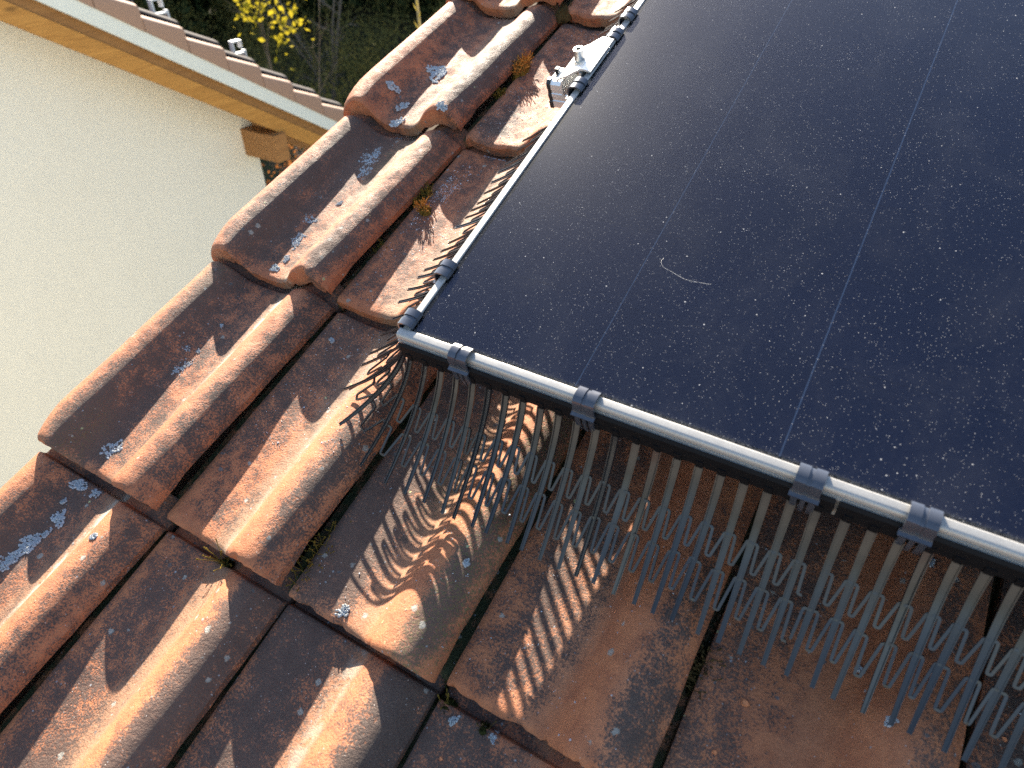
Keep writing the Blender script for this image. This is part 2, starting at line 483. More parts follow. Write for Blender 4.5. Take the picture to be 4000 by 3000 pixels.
panel = tag(empty("solar_panel", RW(PA0, PS0, HP-.19)), "dark blue solar panel with black frame and dusty glass above the tiles", "solar panel")
FT, FB = HP, HP-.19                       # frame top and bottom
def rail(name, a0, s0, a1, s1, along):
    """frame rail: hollow black section with a rounded outer shoulder"""
    g = Geo()
    prof = [(0, FB), (0, FT-.052), (.002, FT-.050), (.002, FT-.040), (.012, FT-.038), (.012, FT-.030), (.004, FT-.028), (.005, FT-.018), (.009, FT-.008), (.016, FT-.002), (.024, FT), (.050, FT), (.055, FT-.003), (.055, FT-.012), (.030, FT-.013), (.030, FB+.02), (.13, FB+.018), (.13, FB)]
    n = len(prof)
    def P(t, q):
        if along == 'bottom': return RW(a0+(a1-a0)*t, s0+q[0], q[1])
        if along == 'top': return RW(a0+(a1-a0)*t, s0-q[0], q[1])
        if along == 'left': return RW(a0+q[0], s0+(s1-s0)*t, q[1])
        return RW(a0-q[0], s0+(s1-s0)*t, q[1])
    vs = [P(0, q) for q in prof]+[P(1, q) for q in prof]
    g.add(vs, [(i, (i+1) % n, (i+1) % n+n, i+n) for i in range(n)]+[tuple(range(n)), tuple(range(2*n-1, n-1, -1))])
    return g.build(name, m_frame, panel, True, 30)
rail("frame_rail", PA0, PS0, PA1, PS0, 'bottom')
rail("frame_rail", PA0, PS1, PA1, PS1, 'top')
rail("frame_rail", PA0+.001, PS0+.053, PA0, PS1-.053, 'left')
rail("frame_rail", PA1-.001, PS0+.053, PA1, PS1-.053, 'right')
g = Geo(); g.box((PA0+.035, PS0+.035, HP-.034), (PA1-.035, PS1-.035, HP-.028), RW); g.build("back_sheet", m_back, panel, False)
# black border between cells and frame
for (x0, y0, x1, y1) in ((PA0+.04, PS0+.04, PA1-.04, PS0+.078), (PA0+.04, PS1-.078, PA1-.04, PS1-.04), (PA0+.04, PS0+.079, PA0+.067, PS1-.079), (PA1-.067, PS0+.079, PA1-.04, PS1-.079)):
    g = Geo(); g.box((x0, y0, HP-.027), (x1, y1, HP-.0225), RW); g.build("border_strip", m_blackstrip, panel, False)
# half cells in six columns
CW, CH = 0.8935, 0.4805
cx0, cy0 = PA0+.0705, PS0+.082
cg = Geo(); cg.box((0, 0, 0), (CW-.0075, CH-.0012, .0045))
cme = mesh_from("cell", [(v.x*W, v.y*W, v.z*W) for v in cg.v], cg.f, m_cell, False)
for i in range(6):
    for j in range(16):
        o = link_mesh("cell", cme, panel)
        o.location = RW(cx0+i*CW, cy0+j*(CH)+(.15 if j > 7 else 0), HP-.027) - Vector(panel.location)
        o.rotation_euler = (PITCH, 0, 0)
gg = Geo(); gg.box((0, 0, 0), (PA1-PA0-.064, PS1-PS0-.064, .014))
gme = mesh_from("glass_pane", [(v.x*W, v.y*W, v.z*W) for v in gg.v], [(4, 5, 6, 7)], m_glass, False)
o = link_mesh("glass_pane", gme, panel); o.location = RW(PA0+.032, PS0+.032, HP-.0215) - Vector(panel.location); o.rotation_euler = (PITCH, 0, 0)

# ------------------------------------------------------------------ mounting rail and end clamp
m_alu = simple("bare_aluminium", (.80, .80, .79), .38, .55, .06, 300, .0002)
m_cap = simple("black_plastic", (.022, .022, .024), .42, 0, .2, 200, .0002)
m_steel = simple("stainless_steel", (.62, .60, .56), .32, .9, .08, 200)
mr = tag(empty("mounting_rail", RW(.95, 5.37, -.35)), "aluminium mounting rail with black end cap sticking out under the panel's left edge", "rail")
g = Geo()
s0r, s1r = 5.28, 5.46
loop = [(s0r, .28), (s0r, .33), (s0r+.006, .335), (s0r+.006, .355), (s0r, .36), (s0r, .385), (s0r+.006, .39), (s0r+.006, .41), (s0r, .415), (s0r, .455), (s0r+.02, .475), (s0r+.05, .475), (s0r+.05, .45), (s1r-.05, .45), (s1r-.05, .475), (s1r-.02, .475), (s1r, .455), (s1r, .28)]
nl = len(loop)
g.add([RW(.865, q[0], q[1]) for q in loop]+[RW(6.6, q[0], q[1]) for q in loop], [(i, (i+1) % nl, (i+1) % nl+nl, i+nl) for i in range(nl)]+[tuple(range(nl)), tuple(range(2*nl-1, nl-1, -1))])
g.build("rail_profile", m_alu, mr, True, 30)
g = Geo(); g.add([RW(.838, q[0]-.004 if q[0] < 5.37 else q[0]+.004, q[1]+(.006 if q[1] > .4 else -.006)) for q in loop]+[RW(.8645, q[0]-.004 if q[0] < 5.37 else q[0]+.004, q[1]+(.006 if q[1] > .4 else -.006)) for q in loop], [(i, (i+1) % nl, (i+1) % nl+nl, i+nl) for i in range(nl)]+[tuple(range(nl)), tuple(range(2*nl-1, nl-1, -1))])
g.build("end_cap", m_cap, mr, True, 30)
for k in range(2):                                   # roof hooks carrying the rail down to the tiles
    g = Geo(); a0 = 1.55+k*3
    g.box((a0, 5.34, -.12), (a0+.14, 5.38, .28), RW); g.box((a0, 5.3805, -.12), (a0+.14, 5.6, -.09), RW); g.build("roof_hook", m_alu, mr)
ec = tag(empty("end_clamp", RW(1.1, 5.2, .45)), "bright aluminium end clamp with bolt gripping the panel's left frame", "clamp")
g = Geo()
top = [(1.268, HP+.012), (1.215, HP+.020), (1.20, HP+.018), (1.16, HP-.002), (1.10, HP-.040), (1.045, HP-.065), (1.02, HP-.085)]
g.strip([(q[0], q[1]) for q in top], -.012, 5.135, 5.475, lambda u, v, w: RW(v, u, w))
g.build("clamp_plate", m_alu, ec, True, 40)
g = Geo(); g.strip([(1.195, HP-.002), (1.190, .50), (1.08, .485)], -.014, 5.14, 5.47, lambda u, v, w: RW(v, u, w)); g.build("clamp_leg", m_alu, ec, True, 40)
g = Geo(); g.strip([(1.045, HP-.080), (1.03, .56), (1.035, .485)], .012, 5.14, 5.47, lambda u, v, w: RW(v, u, w)); g.build("clamp_leg", m_alu, ec, True, 40)
g = Geo(); ba, bs, r0 = 1.130, 5.262, .033
for (z0, z1, r) in ((.60, .685, r0*1.2), (.685, .757, r0)):
    k = 20
    vs = [RW(ba+r*math.cos(2*math.pi*j/k), bs+r*math.sin(2*math.pi*j/k), z) for z in (z0, z1) for j in range(k)]
    fs = [(j, (j+1) % k, (j+1) % k+k, j+k) for j in range(k)]+[tuple(range(k-1, -1, -1))]
    if r == r0:
        vs += [RW(ba+r*.55*math.cos(2*math.pi*j/k), bs+r*.55*math.sin(2*math.pi*j/k), z1) for j in range(k)]
        vs += [RW(ba+r*.55*math.cos(2*math.pi*j/k), bs+r*.55*math.sin(2*math.pi*j/k), z1-.04) for j in range(k)]
        fs += [(j+k, (j+1) % k+k, (j+1) % k+2*k, j+2*k) for j in range(k)]+[(j+2*k, (j+1) % k+2*k, (j+1) % k+3*k, j+3*k) for j in range(k)]+[tuple(j+3*k for j in range(k))]
    else: fs.append(tuple(range(k, 2*k)))
    g.add(vs, fs)
g.build("bolt", m_steel, ec, True, 35)

# ------------------------------------------------------------------ bird guard combs
def make_comb_mat():
    M = Mat("black_comb_plastic"); v = M.coords()
    n = M.noise(v, 300, 3, .6)
    c = M.mix(n, (.009, .009, .011), (.019, .019, .022))
    return M.done(M.bsdf(c, M.ss(M.noise(v, 35, 3), .3, .7, .22, .34), 0, M.bump(n, .10, .0003), .5))
m_comb = make_comb_mat()
SP_L = 0.765                          # spike length

def bez(p0, p1, p2, p3, t):
    q = 1-t
    return p0*(q*q*q)+p1*(3*q*q*t)+p2*(3*q*t*t)+p3*(t*t*t)

def soft_height(a, s): return max(roof_height(a+k*.02, s) for k in (-2, -1, 0, 1, 2))
def spike_path(root, d, lift=0.0, lat=0.0, n=16):
    """root (a, s, n) and outward direction d=(da, ds) in the roof plane; hangs free, pushed up where it meets a tile"""
    r = Vector(root); D = Vector((d[0], d[1], 0)).normalized(); S = Vector((-D.y, D.x, 0))
    def curve(push, N=n):
        p3 = r+D*(.535+push*.25)+S*lat+Vector((0, 0, -.465+lift+push))
        p1 = r+D*(.075+push*.25)+Vector((0, 0, -.135)); p2 = r+D*(.265+push*.45)+S*lat*.35+Vector((0, 0, -.295+push*.35))
        return [bez(r, p1, p2, p3, k/(N-1)) for k in range(N)]
    push = 0.0
    for _ in range(12):
        c = curve(push); need = max(soft_height(p.x, p.y)+.020-p.z for p in c[7:])
        if need < .002: break
        push += need*.8
    d = [0.0]                                  # even spacing along the spike
    f = curve(push, 60)
    for k in range(59): d.append(d[-1]+(f[k+1]-f[k]).length)
    out = []; j = 0
    for k in range(n):
        x = d[-1]*k/(n-1)
        while j < 58 and d[j+1] < x: j += 1
        out.append(f[j].lerp(f[j+1], (x-d[j])/max(1e-9, d[j+1]-d[j])))
    return out

def spike_obj(path, parent, side, tw=0.0):
    g = Geo(); n = len(path); W3 = [RW(*p) for p in path]
    side = side + RW(0, -.6, .8).normalized()*tw
    profs = []
    for i in range(n):
        t = i/(n-1); w = (.0037-.0018*t); h = .0026-.0010*t; k = .0008
        profs.append([(-w, 0), (w, 0), (w, h), (w-k, h), (w-k, k), (-w+k, k), (-w+k, h), (-w, h)])
    g.sweep(W3, profs, [side]*n)
    return g.build("spike", m_comb, parent, True, 40)

def at(path, t):
    x = t*(len(path)-1); i = min(int(x), len(path)-2); f = x-i
    return path[i].lerp(path[i+1], f)

def link_obj(p, q, t0, parent, part=1.0, depth=.19):
    """meandering link between two neighbouring spikes, hanging down to depth"""
    shape = [(0, t0-.012), (.25, t0-.012), (.285, t0-.007), (.30, t0+.010), (.345, t0+depth-.014), (.36, t0+depth-.002), (.39, t0+depth), (.50, t0+depth), (.53, t0+depth-.002), (.55, t0+depth-.014), (.785, t0+.010), (.81, t0-.007), (.85, t0-.012), (1, t0-.012)]
    if part < 1: shape = [x for x in shape if x[0] <= part]
    W3 = [RW(*at(p, y).lerp(at(q, y), x)) for x, y in shape]
    side = (RW(*q[6])-RW(*p[6])).normalized()
    g = Geo(); w, h = .00125, .0009
    nrm = side.cross((RW(*p[8])-RW(*p[5])).normalized()).normalized()
    g.sweep(W3, [[(-h, -w), (h, -w), (h, w), (-h, w)]]*len(W3), [nrm]*len(W3))
    return g.build("zigzag_link", m_comb, parent, False)

SPAC = .0945; RN = .532
def comb(name_loc, edge, start, count, label, fan=None, seed=1, corner=False, broken_end=False, broken_start=False):
    rr = random.Random(seed)
    e = empty("bird_guard_comb", RW(*name_loc)); tag(e, label, "bird guard", "bird guard combs along the panel edges")
    if edge == 'bottom':
        fn = lambda u, v, w: RW(u, PS0-v, w); side = Vector((1, 0, 0))
    else:
        fn = lambda u, v, w: RW(PA0-v, u, w); side = RW(0, 1, 0).normalized()*-1
    u0, u1 = start-.045, start+SPAC*(count-1)+.05
    g = Geo()
    g.strip([(.003, .628), (.010, .624), (.014, .56), (.016, RN+.006)], .010, u0, u1, fn)
    for i in range(count):                      # tongues between base strip and each spike
        u = start+i*SPAC; g.strip([(.0165, RN+.045), (.018, RN-.004)], .012, u-.016, u+.016, fn)
    g.build("base_strip", m_blackstrip, e, True, 40)
    paths = []
    for i in range(count):
        u = start+i*SPAC; ang = fan(i) if fan else 0.0
        ang += rr.gauss(0, .014)
        if edge == 'bottom': root = (u, PS0-.022, RN); d = (-math.sin(ang), -math.cos(ang))
        else: root = (PA0-.022, u, RN); d = (-math.cos(ang), -math.sin(ang))
        paths.append((spike_path(root, d, lift=rr.gauss(.01, .012), lat=rr.gauss(0, .008)), side))
    if corner:
        ang = math.radians(48)
        p = spike_path((PA0+.006, PS0-.006, RN), (-math.sin(ang), -math.cos(ang)), .04)
        paths.insert(0, (p, RW(.7, -.7, 0).normalized()))
        p2 = spike_path((PA0-.012, PS0+.03, RN), (-.93, -.37), .05)
        paths.insert(0, (p2, RW(.35, -.93, 0).normalized()))
    for p, sd in paths: spike_obj(p, e, sd, rr.gauss(0, .15))
    for k in range(len(paths)-1):
        link_obj(paths[k][0], paths[k+1][0], .36+rr.uniform(-.006, .006), e, 1.0, .165)
        link_obj(paths[k][0], paths[k+1][0], .60+rr.uniform(-.006, .006), e, 1.0, .215)
    if broken_end:
        p = paths[-1][0]; q = [x+Vector((SPAC, 0, 0)) for x in p]
        link_obj(p, q, .36, e, .53, .165); link_obj(p, q, .60, e, .53, .215)
    if broken_start:
        p = paths[0][0]; q = [x-Vector((SPAC, 0, 0)) for x in p]
        link_obj(p, q, .60, e, .42)
    return e
comb((1.6, 2.9, 0), 'bottom', 1.275, 22, "black plastic spiked bird guard along the lower frame edge, starting at the panel corner",
     fan=lambda i: (.34, .17, .08, .03)[i] if i < 4 else 0.0, seed=3, corner=True, broken_end=True)
comb((3.6, 2.9, 0), 'bottom', 1.275+22*SPAC+.012, 22, "black plastic spiked bird guard on the lower frame edge, running off the right border", seed=4, broken_start=True)
comb((1.1, 3.6, 0), 'left', 3.075, 23, "black plastic spiked bird guard along the panel's left edge, below the aluminium clamp",
     fan=lambda i: (.42, .34, .25, .2, .15, .1, .08)[i] if i < 7 else .05, seed=5)
comb((1.1, 6.0, 0), 'left', 5.60, 22, "black plastic spiked bird guard on the panel's left edge, above the aluminium clamp", fan=lambda i: .03, seed=6)

# ------------------------------------------------------------------ clips holding the combs to the frame
def make_clip_mat():
    M = Mat("glossy_clip_plastic"); v = M.coords(); n = M.noise(v, 60, 3)
    c = M.mix(n, (.030, .034, .045), (.050, .055, .068))
    return M.done(M.bsdf(c, M.ss(n, .3, .7, .13, .22), 0, M.bump(M.noise(v, 160, 2), .1, .0004), 1.0))
m_clip = make_clip_mat()
def clip(edge, u, label):
    e = tag(empty("frame_clip", RW(u, PS0, HP) if edge == 'bottom' else RW(PA0, u, HP)), label, "clip", "clips on the panel frame")
    fn = (lambda x, v, w: RW(x, PS0-v, w)) if edge == 'bottom' else (lambda x, v, w: RW(PA0-v, x, w))
    outline = [(-.060, HP-.004), (-.056, HP+.010), (-.040, HP+.019), (-.006, HP+.020), (.010, HP+.010), (.018, HP-.010), (.018, HP-.050), (.022, HP-.062), (.034, HP-.068), (.046, HP-.069)]
    t = -.011 if True else .011
    for (x0, x1) in ((-.050, -.008), (.010, .052)):
        g = Geo(); g.strip(outline[:8], .010, u+x0, u+x1, fn); g.build("prong", m_clip, e, True, 35)
    inner = [(q[0]*.96, q[1]-.006) for q in outline[:7]]
    g = Geo(); g.strip(inner, .009, u-.009, u+.011, fn); g.build("rib", m_clip, e, True, 35)
    g = Geo(); g.strip(outline[6:], .009, u-.056, u+.056, fn); g.build("lip", m_clip, e, True, 35)
    g = Geo()
    for (x0, x1) in ((-.045, -.020), (-.008, .010), (.022, .047)):
        g.strip([(.026, HP-.075), (.030, .56), (.024, .485), (.010, .47)], .009, u+x0, u+x1, fn)
    g.build("tail", m_clip, e, True, 35)
clip('bottom', 1.600, "shiny black plastic clip on the lower frame edge, nearest the panel corner")
clip('bottom', 2.262, "shiny black plastic clip on the lower frame edge, second from the panel corner")
clip('bottom', 3.200, "shiny black plastic clip on the lower frame edge, beside the comb joint")
clip('bottom', 3.585, "shiny black plastic clip on the lower frame edge, farthest right of the row")
clip('left', 3.100, "black plastic clip on the left frame edge, right at the panel corner")
clip('left', 3.445, "black plastic clip on the left frame edge, second up from the panel corner")
clip('left', 5.015, "black plastic clip just below the aluminium end clamp, over the rail end")
clip('left', 5.545, "black plastic clip just above the aluminium end clamp")
clip('left', 5.765, "topmost black plastic clip on the left frame edge")

# ------------------------------------------------------------------ lichen on the tiles
def surf(a, s):
    e = .01; h = roof_height(a, s)
    dx = (roof_height(a+e, s)-roof_height(a-e, s))/(2*e); dy = (roof_height(a, s+e)-roof_height(a, s-e))/(2*e)
    if abs(dx) > 3: dx = 0
    if abs(dy) > 1: dy = 0
    return h, dx, dy
def make_lichen_mat():
    M = Mat("grey_lichen"); v = M.coords(); n = M.noise(v, 500, 4, .7); n2 = M.noise(v, 90, 2)
    c = M.mix(M.ss(n, .3, .7), (.24, .26, .27), (.52, .55, .56)); c = M.mix(M.ss(n2, .55, .75, 0, .4), c, (.42, .43, .36))
    return M.done(M.bsdf(c, .95, 0, M.bump(n, .8, .001), .1))
m_lichen = make_lichen_mat()
LICHEN = [(-0.720,5.960,.090),(-0.890,5.567,.036),(-0.748,5.453,.046),(-0.670,5.233,.058),(-0.127,5.25,.036),(-0.700,4.852,.070),(-0.646,4.715,.060),
 (-0.697,4.947,.042),(-0.825,4.307,.030),(-0.603,4.318,.021),(-0.726,4.084,.045),(-0.664,3.839,.046),(-0.661,3.900,.034),(-0.639,3.566,.033),(-0.615,3.674,.026),
 (-0.815,2.744,.022),(-0.747,2.599,.048),(-0.715,2.655,.030),(-0.697,1.932,.056),(-0.789,1.655,.042),(-0.640,1.655,.030),(-0.735,1.430,.046),
 (-0.764,1.207,.046),(-0.780,1.132,.040),(-0.745,1.262,.030),(-0.795,1.076,.038),(-0.83,1.02,.040),(-0.72,1.32,.024),(-0.211,1.463,.022),(1.371,1.800,.030),(2.335,1.668,.022),
 (-0.731,2.767,.015),(-0.795,1.52,.016),(-0.735,3.013,.015),(1.912,2.259,.015),(2.139,1.640,.017),(3.757,3.168,.014),(0.666,3.195,.022),(0.17,3.21,.016),(3.62,2.62,.013),(3.75,2.45,.016),(4.22,2.75,.018)]
rl = random.Random(17)
for (a0, s0, rad) in LICHEN:
    g = Geo(); N = int(40+rad*1500)
    ph = [rl.uniform(0, 6.28) for _ in range(3)]
    for k in range(N):
        th = rl.uniform(0, 2*math.pi); edge = 1+.30*math.sin(2*th+ph[0])+.22*math.sin(3*th+ph[1])+.14*math.sin(5*th+ph[2])
        rr = rad*edge*math.sqrt(rl.random())
        a, s = a0+rr*math.cos(th), s0+rr*math.sin(th)*1.15
        if rl.random() < .22: continue
        h, dx, dy = surf(a, s)
        r0 = rad*rl.uniform(.06, .15)+.0035; m = 10; rot = rl.uniform(0, 6.28)
        tx, ty = dx, dy
        vs = [RW(a, s, h+.009+rl.uniform(0, .009))]
        for j in range(m):
            t = rot+2*math.pi*j/m; q = r0*rl.uniform(.80, 1.15)
            vs.append(RW(a+q*math.cos(t), s+q*math.sin(t), h+.001+dx*q*math.cos(t)+dy*q*math.sin(t)+rl.uniform(-.001, .003)))
        g.add(vs, [(0, 1+j, 1+(j+1) % m) for j in range(m)])
    c = math.ceil(a0) if a0 > 0 else 0
    tile = TILES[(c, math.floor(s0/WS))]
    o = g.build("lichen", m_lichen, None, True, 180, recalc=False)
    o.parent = tile
    o.matrix_parent_inverse = (Matrix.LocRotScale(tile.location, tile.rotation_euler, None)).inverted()

# ------------------------------------------------------------------ moss in the joints
def leafy(name, c0, c1, trans=.5):
    M = Mat(name); oi = M.coords(rand=False); n = M.noise(oi, 40, 3)
    c = M.mix(n, c0, c1)
    b = M.bsdf(c, .9, 0, None, .05)
    t = M.n("ShaderNodeBsdfTranslucent"); M.l(c, t.inputs[0])
    mx = M.n("ShaderNodeMixShader"); mx.inputs[0].default_value = trans; M.l(b, mx.inputs[1]); M.l(t.outputs[0], mx.inputs[2])
    return M.done(mx.outputs[0])
m_moss = leafy("dark_moss", (.020, .024, .008), (.060, .062, .018), .25)
m_mossg = leafy("golden_moss", (.13, .10, .02), (.30, .20, .045), .4)
m_stalk = leafy("orange_moss_stalks", (.34, .15, .04), (.50, .30, .08), .4)
m_brown = leafy("brown_moss", (.07, .05, .022), (.14, .10, .04), .3)
def moss(a0, s0, n0, ra, rs, h, N, mat, stalks, smat, label, slen=.08):
    base = RW(a0, s0, n0); e = tag(empty("moss_tuft", base), label, "moss", "moss in the tile joints")
    rm = random.Random(int(a0*1000+s0*77)); g = Geo()
    up = RW(0, .15, 1).normalized()
    for k in range(N):
        th = rm.uniform(0, 6.283); q = math.sqrt(rm.random()); x, y = ra*q*math.cos(th), rs*q*math.sin(th)
        top = h*(1-q*q)*rm.uniform(.6, 1.1); b = RW(a0+x, s0+y, n0+top*.75-.012)
        d = (up+Vector((rm.gauss(0, .6), rm.gauss(0, .6), rm.gauss(0, .3)))).normalized(); L = rm.uniform(.0028, .006)
        sd = d.cross(Vector((rm.gauss(0, 1), rm.gauss(0, 1), rm.gauss(0, 1)))).normalized()*rm.uniform(.0006, .0013)
        g.add([b-sd, b+sd, b+d*L*.6+sd*.8, b+d*L, b+d*L*.6-sd*.8], [(0, 1, 2, 3, 4)])
    # soft mound underneath so that no tile shows through
    k = 12; vs = [RW(a0, s0, n0+h*.72)]; fs = []
    for ring, (f, hz) in enumerate(((.45, .62), (.8, .32), (1.0, -.05))):
        for j in range(k):
            w = 1+.15*math.sin(3*j+a0*9)
            vs.append(RW(a0+ra*f*w*math.cos(2*math.pi*j/k), s0+rs*f*w*math.sin(2*math.pi*j/k), n0+h*hz))
    for j in range(k):
        fs.append((0, 1+j, 1+(j+1) % k))
        for r_ in range(2): fs.append((1+r_*k+j, 1+(r_+1)*k+j, 1+(r_+1)*k+(j+1) % k, 1+r_*k+(j+1) % k))
    g.add(vs, fs)
    g.build("cushion", mat, e, False, recalc=False)
    if stalks:
        g = Geo()
        for k in range(stalks):
            th = rm.uniform(0, 6.283); q = math.sqrt(rm.random())*.9
            b = RW(a0+ra*q*math.cos(th), s0+rs*q*math.sin(th), n0+h*.5)
            d = (up+Vector((rm.gauss(0, .75)-.1, rm.gauss(0, .7), 0))).normalized(); L = slen*W*rm.uniform(.5, 1.2)
            mid = b+d*L*.6+Vector((rm.gauss(0, .0012), 0, 0)); tip = b+d*L+Vector((rm.gauss(0, .002), rm.gauss(0, .002), -.0004))
            g.tube([b, mid, tip], [.00045, .00035, .0006], 4)
            g.tube([tip, tip+d*.0016, tip+d*.003], [.0006, .0010, .0003], 5)
        g.build("stalks", smat, e, False, recalc=False)
moss(.060, 6.12, -.13, .070, .12, .11, 620, m_mossg, 150, m_stalk, "bright orange moss tuft in the joint left of the aluminium clamp", .06)
moss(.040, 5.80, -.15, .035, .07, .07, 240, m_mossg, 50, m_mossg, "small yellow moss tuft just below the bright orange one", .045)
moss(.050, 4.56, -.17, .060, .13, .11, 520, m_moss, 90, m_mossg, "golden green moss tuft beside the wet tile near the panel's left edge", .055)
moss(.150, 4.43, -.12, .050, .05, .05, 220, m_mossg, 40, m_stalk, "little golden moss patch on the wet tile next to the bigger tuft", .06)
moss(.040, 4.02, -.17, .030, .08, .06, 200, m_moss, 25, m_mossg, "thin yellow green moss strip in the joint between two sunlit rolls", .06)
moss(.040, 6.95, -.12, .085, .10, .10, 520, m_brown, 30, m_brown, "brown moss cushion at the tile corner near the top border", .05)
moss(1.055, 1.96, -.14, .050, .20, .055, 900, m_moss, 50, m_mossg, "dark moss filling the joint below the panel corner, with pale sprigs", .10)
moss(.520, 1.700, -.19, .050, .03, .05, 130, m_moss, 14, m_mossg, "tiny moss with a few yellow sprigs under a tile's front edge", .14)
moss(2.075, 1.665, -.185, .060, .05, .07, 420, m_moss, 6, m_mossg, "round dark moss cushion where four tiles meet at the bottom centre", .04)
moss(2.275, 1.665, -.20, .035, .035, .05, 240, m_moss, 3, m_brown, "small black green moss clump right of the round cushion", .04)
moss(3.045, 2.33, -.155, .035, .12, .05, 420, m_moss, 60, m_brown, "moss with thin brown stalks in the joint below the comb spikes at lower right", .09)
moss(.050, 1.790, -.16, .055, .05, .045, 260, m_moss, 0, None, "flat green moss at the corner where the verge tile meets its neighbour", .05)

# thin moss and silt lining the side channels of the tiles
g = Geo(); rj2 = random.Random(77)
for k in range(9000):
    c_ = rj2.choice((0, 0, 0, 1, 1, 1, 2, 2, 3, 3, 4)); s = rj2.uniform(-1.5, 9.5)
    if mnoise.noise((c_*7.3, s*2.2, 1)) < -.12: continue
    u = rj2.uniform(.018, .044); h = roof_height(c_+u, s)
    b = RW(c_+u, s, h-.004); d_ = (RW(0, 0, 1).normalized()+Vector((rj2.gauss(0, .7), rj2.gauss(0, .7), 0))).normalized()*rj2.uniform(.0015, .0042)
    sd = d_.cross(Vector((rj2.gauss(0, 1), rj2.gauss(0, 1), rj2.gauss(0, 1)))).normalized()*.0009
    g.add([b-sd, b+sd, b+d_*.6+sd*.7, b+d_, b+d_*.6-sd*.7], [(0, 1, 2, 3, 4)])
tag(g.build("joint_moss", m_moss, roof, False, recalc=False), kind="stuff")

# ------------------------------------------------------------------ dew on the tiles in the panel's shade
m_dew = Mat("dew"); m_dew = m_dew.done(m_dew.bsdf((.85, .88, .92), .15, 0, None, .5, **{"Transmission Weight": 0.5, "IOR": 1.33}))
rd = random.Random(9); g = Geo()
bmi = bmesh.new(); bmesh.ops.create_icosphere(bmi, subdivisions=1, radius=1.0)
iv = [v.co.copy() for v in bmi.verts]; ifc = [tuple(v.index for v in f.verts) for f in bmi.faces]; bmi.free()
def drops(n, a0, a1, s0, s1, r0, r1, dens=None):
    for _ in range(n):
        a, s = rd.uniform(a0, a1), rd.uniform(s0, s1)
        if dens and mnoise.noise((a*4, s*2.5, 3)) < dens: continue
        h = roof_height(a, s); r = rd.uniform(r0, r1)*(1+.8*(rd.random() < .06))
        c = RW(a, s, h+.001)
        g.add([c+v*r*Vector((1, 1, .8)) for v in iv], ifc)
drops(5200, .12, .60, 4.25, 5.18, .0005, .0011, -.12)
drops(420, .10, .70, 3.50, 4.25, .0004, .0010)
drops(420, .10, .70, 5.25, 6.85, .0004, .0010)
drops(260, .10, .95, 2.4, 3.44, .0004, .0009)
drops(200, 1.1, 2.9, 1.8, 2.9, .0003, .0008)
tag(g.build("dew_drops", m_dew, None, True, 180, recalc=False), "tiny dew drops sprinkled over the shaded tiles", "dew", kind="stuff")

# ------------------------------------------------------------------ crumbs on the tiles, a fibre on the glass
m_chip = simple("fresh_clay", (.55, .20, .08), .85, 0, .15, 200, .0004)
for (a, s, sz, lab) in ((3.258, 2.297, .026, "largest orange clay chip lying on the dark tile below the comb"), (3.167, 3.20, .012, "orange clay chip lying just under the comb's base strip"),
                        (3.209, 2.06, .014, "small orange clay chip on the dark tile near the bottom border"), (2.169, 1.479, .013, "small orange clay chip on the mossy tile at the bottom centre"), (4.16, 2.62, .020, "orange clay chip in the bottom right corner")):
    g = Geo(); h = roof_height(a, s)
    k = 6; lo = []; hi = []
    for j in range(k):
        t = 2*math.pi*j/k; q = sz*random.uniform(.6, 1.2)
        lo.append(RW(a+q*math.cos(t), s+q*math.sin(t)*.7, h+.003)); hi.append(RW(a+q*.75*math.cos(t), s+q*.55*math.sin(t), h+sz*.45+.003*math.sin(j*2)))
    g.add(lo+hi, [tuple(range(k-1, -1, -1)), tuple(range(k, 2*k))]+[(j, (j+1) % k, (j+1) % k+k, j+k) for j in range(k)])
    e_ = g.build("tile_chip", m_chip, None, False); tag(e_, lab, "clay chip", "clay chips on the tiles")
g = Geo(); fp = [(2.262,3.872),(2.258,3.850),(2.266,3.830),(2.288,3.813),(2.332,3.802),(2.367,3.790),(2.401,3.778),(2.451,3.776),(2.53,3.785)]
g.tube([RW(a, s, HP+.001+.002*math.sin(i)) for i, (a, s) in enumerate(fp)], [.00008]*len(fp), 5)
tag(g.build("fibre", simple("pale_fibre", (.62, .60, .56), .6), None), "thin pale curved fibre lying on the panel's glass", "fibre")

# ------------------------------------------------------------------ neighbouring house
T31 = math.tan(math.radians(31.84)); NX = -4.05
def make_render_mat():
    M = Mat("pale_render"); v = M.coords(rand=False); n = M.noise(v, 1.2, 4); n2 = M.noise(v, 130, 4, .65); n3 = M.noise(M.coords(scale=(1,1,.4), rand=False), 9, 4)
    c = M.mix(n, (.69, .665, .58), (.735, .715, .635)); c = M.mix(M.ss(n3, .5, .8, 0, .25), c, (.64, .61, .525)); c = M.mix(M.ss(n2, .45, .75, 0, .14), c, (.57, .545, .47))
    return M.done(M.bsdf(c, .92, 0, M.bump(n2, .5, .003), .2))
def make_wood(name, c0, c1):
    M = Mat(name); tc = M.coords(scale=(1.0, .06, .06), rand=True); v = M.coords()
    rot = M.n("ShaderNodeMapping"); 
    g1 = M.noise(M.coords(scale=(14, 1.0, 14)), 3.0, 5, .65, 1.2); g2 = M.noise(M.coords(scale=(90, 3, 90)), 3.0, 3, .6)
    c = M.mix(M.ss(g1, .3, .7), c0, c1); c = M.mix(M.ss(g2, .5, .8, 0, .45), c, tuple(x*.45 for x in c0))
    kn, kc = M.voro(M.coords(scale=(1, .35, 1)), 6); c = M.mix(M.ss(kn, .12, .04, 0, .7), c, tuple(x*.35 for x in c0))
    return M.done(M.bsdf(c, .6, 0, M.bump(g2, .3, .001), .3))
m_wall = make_render_mat()
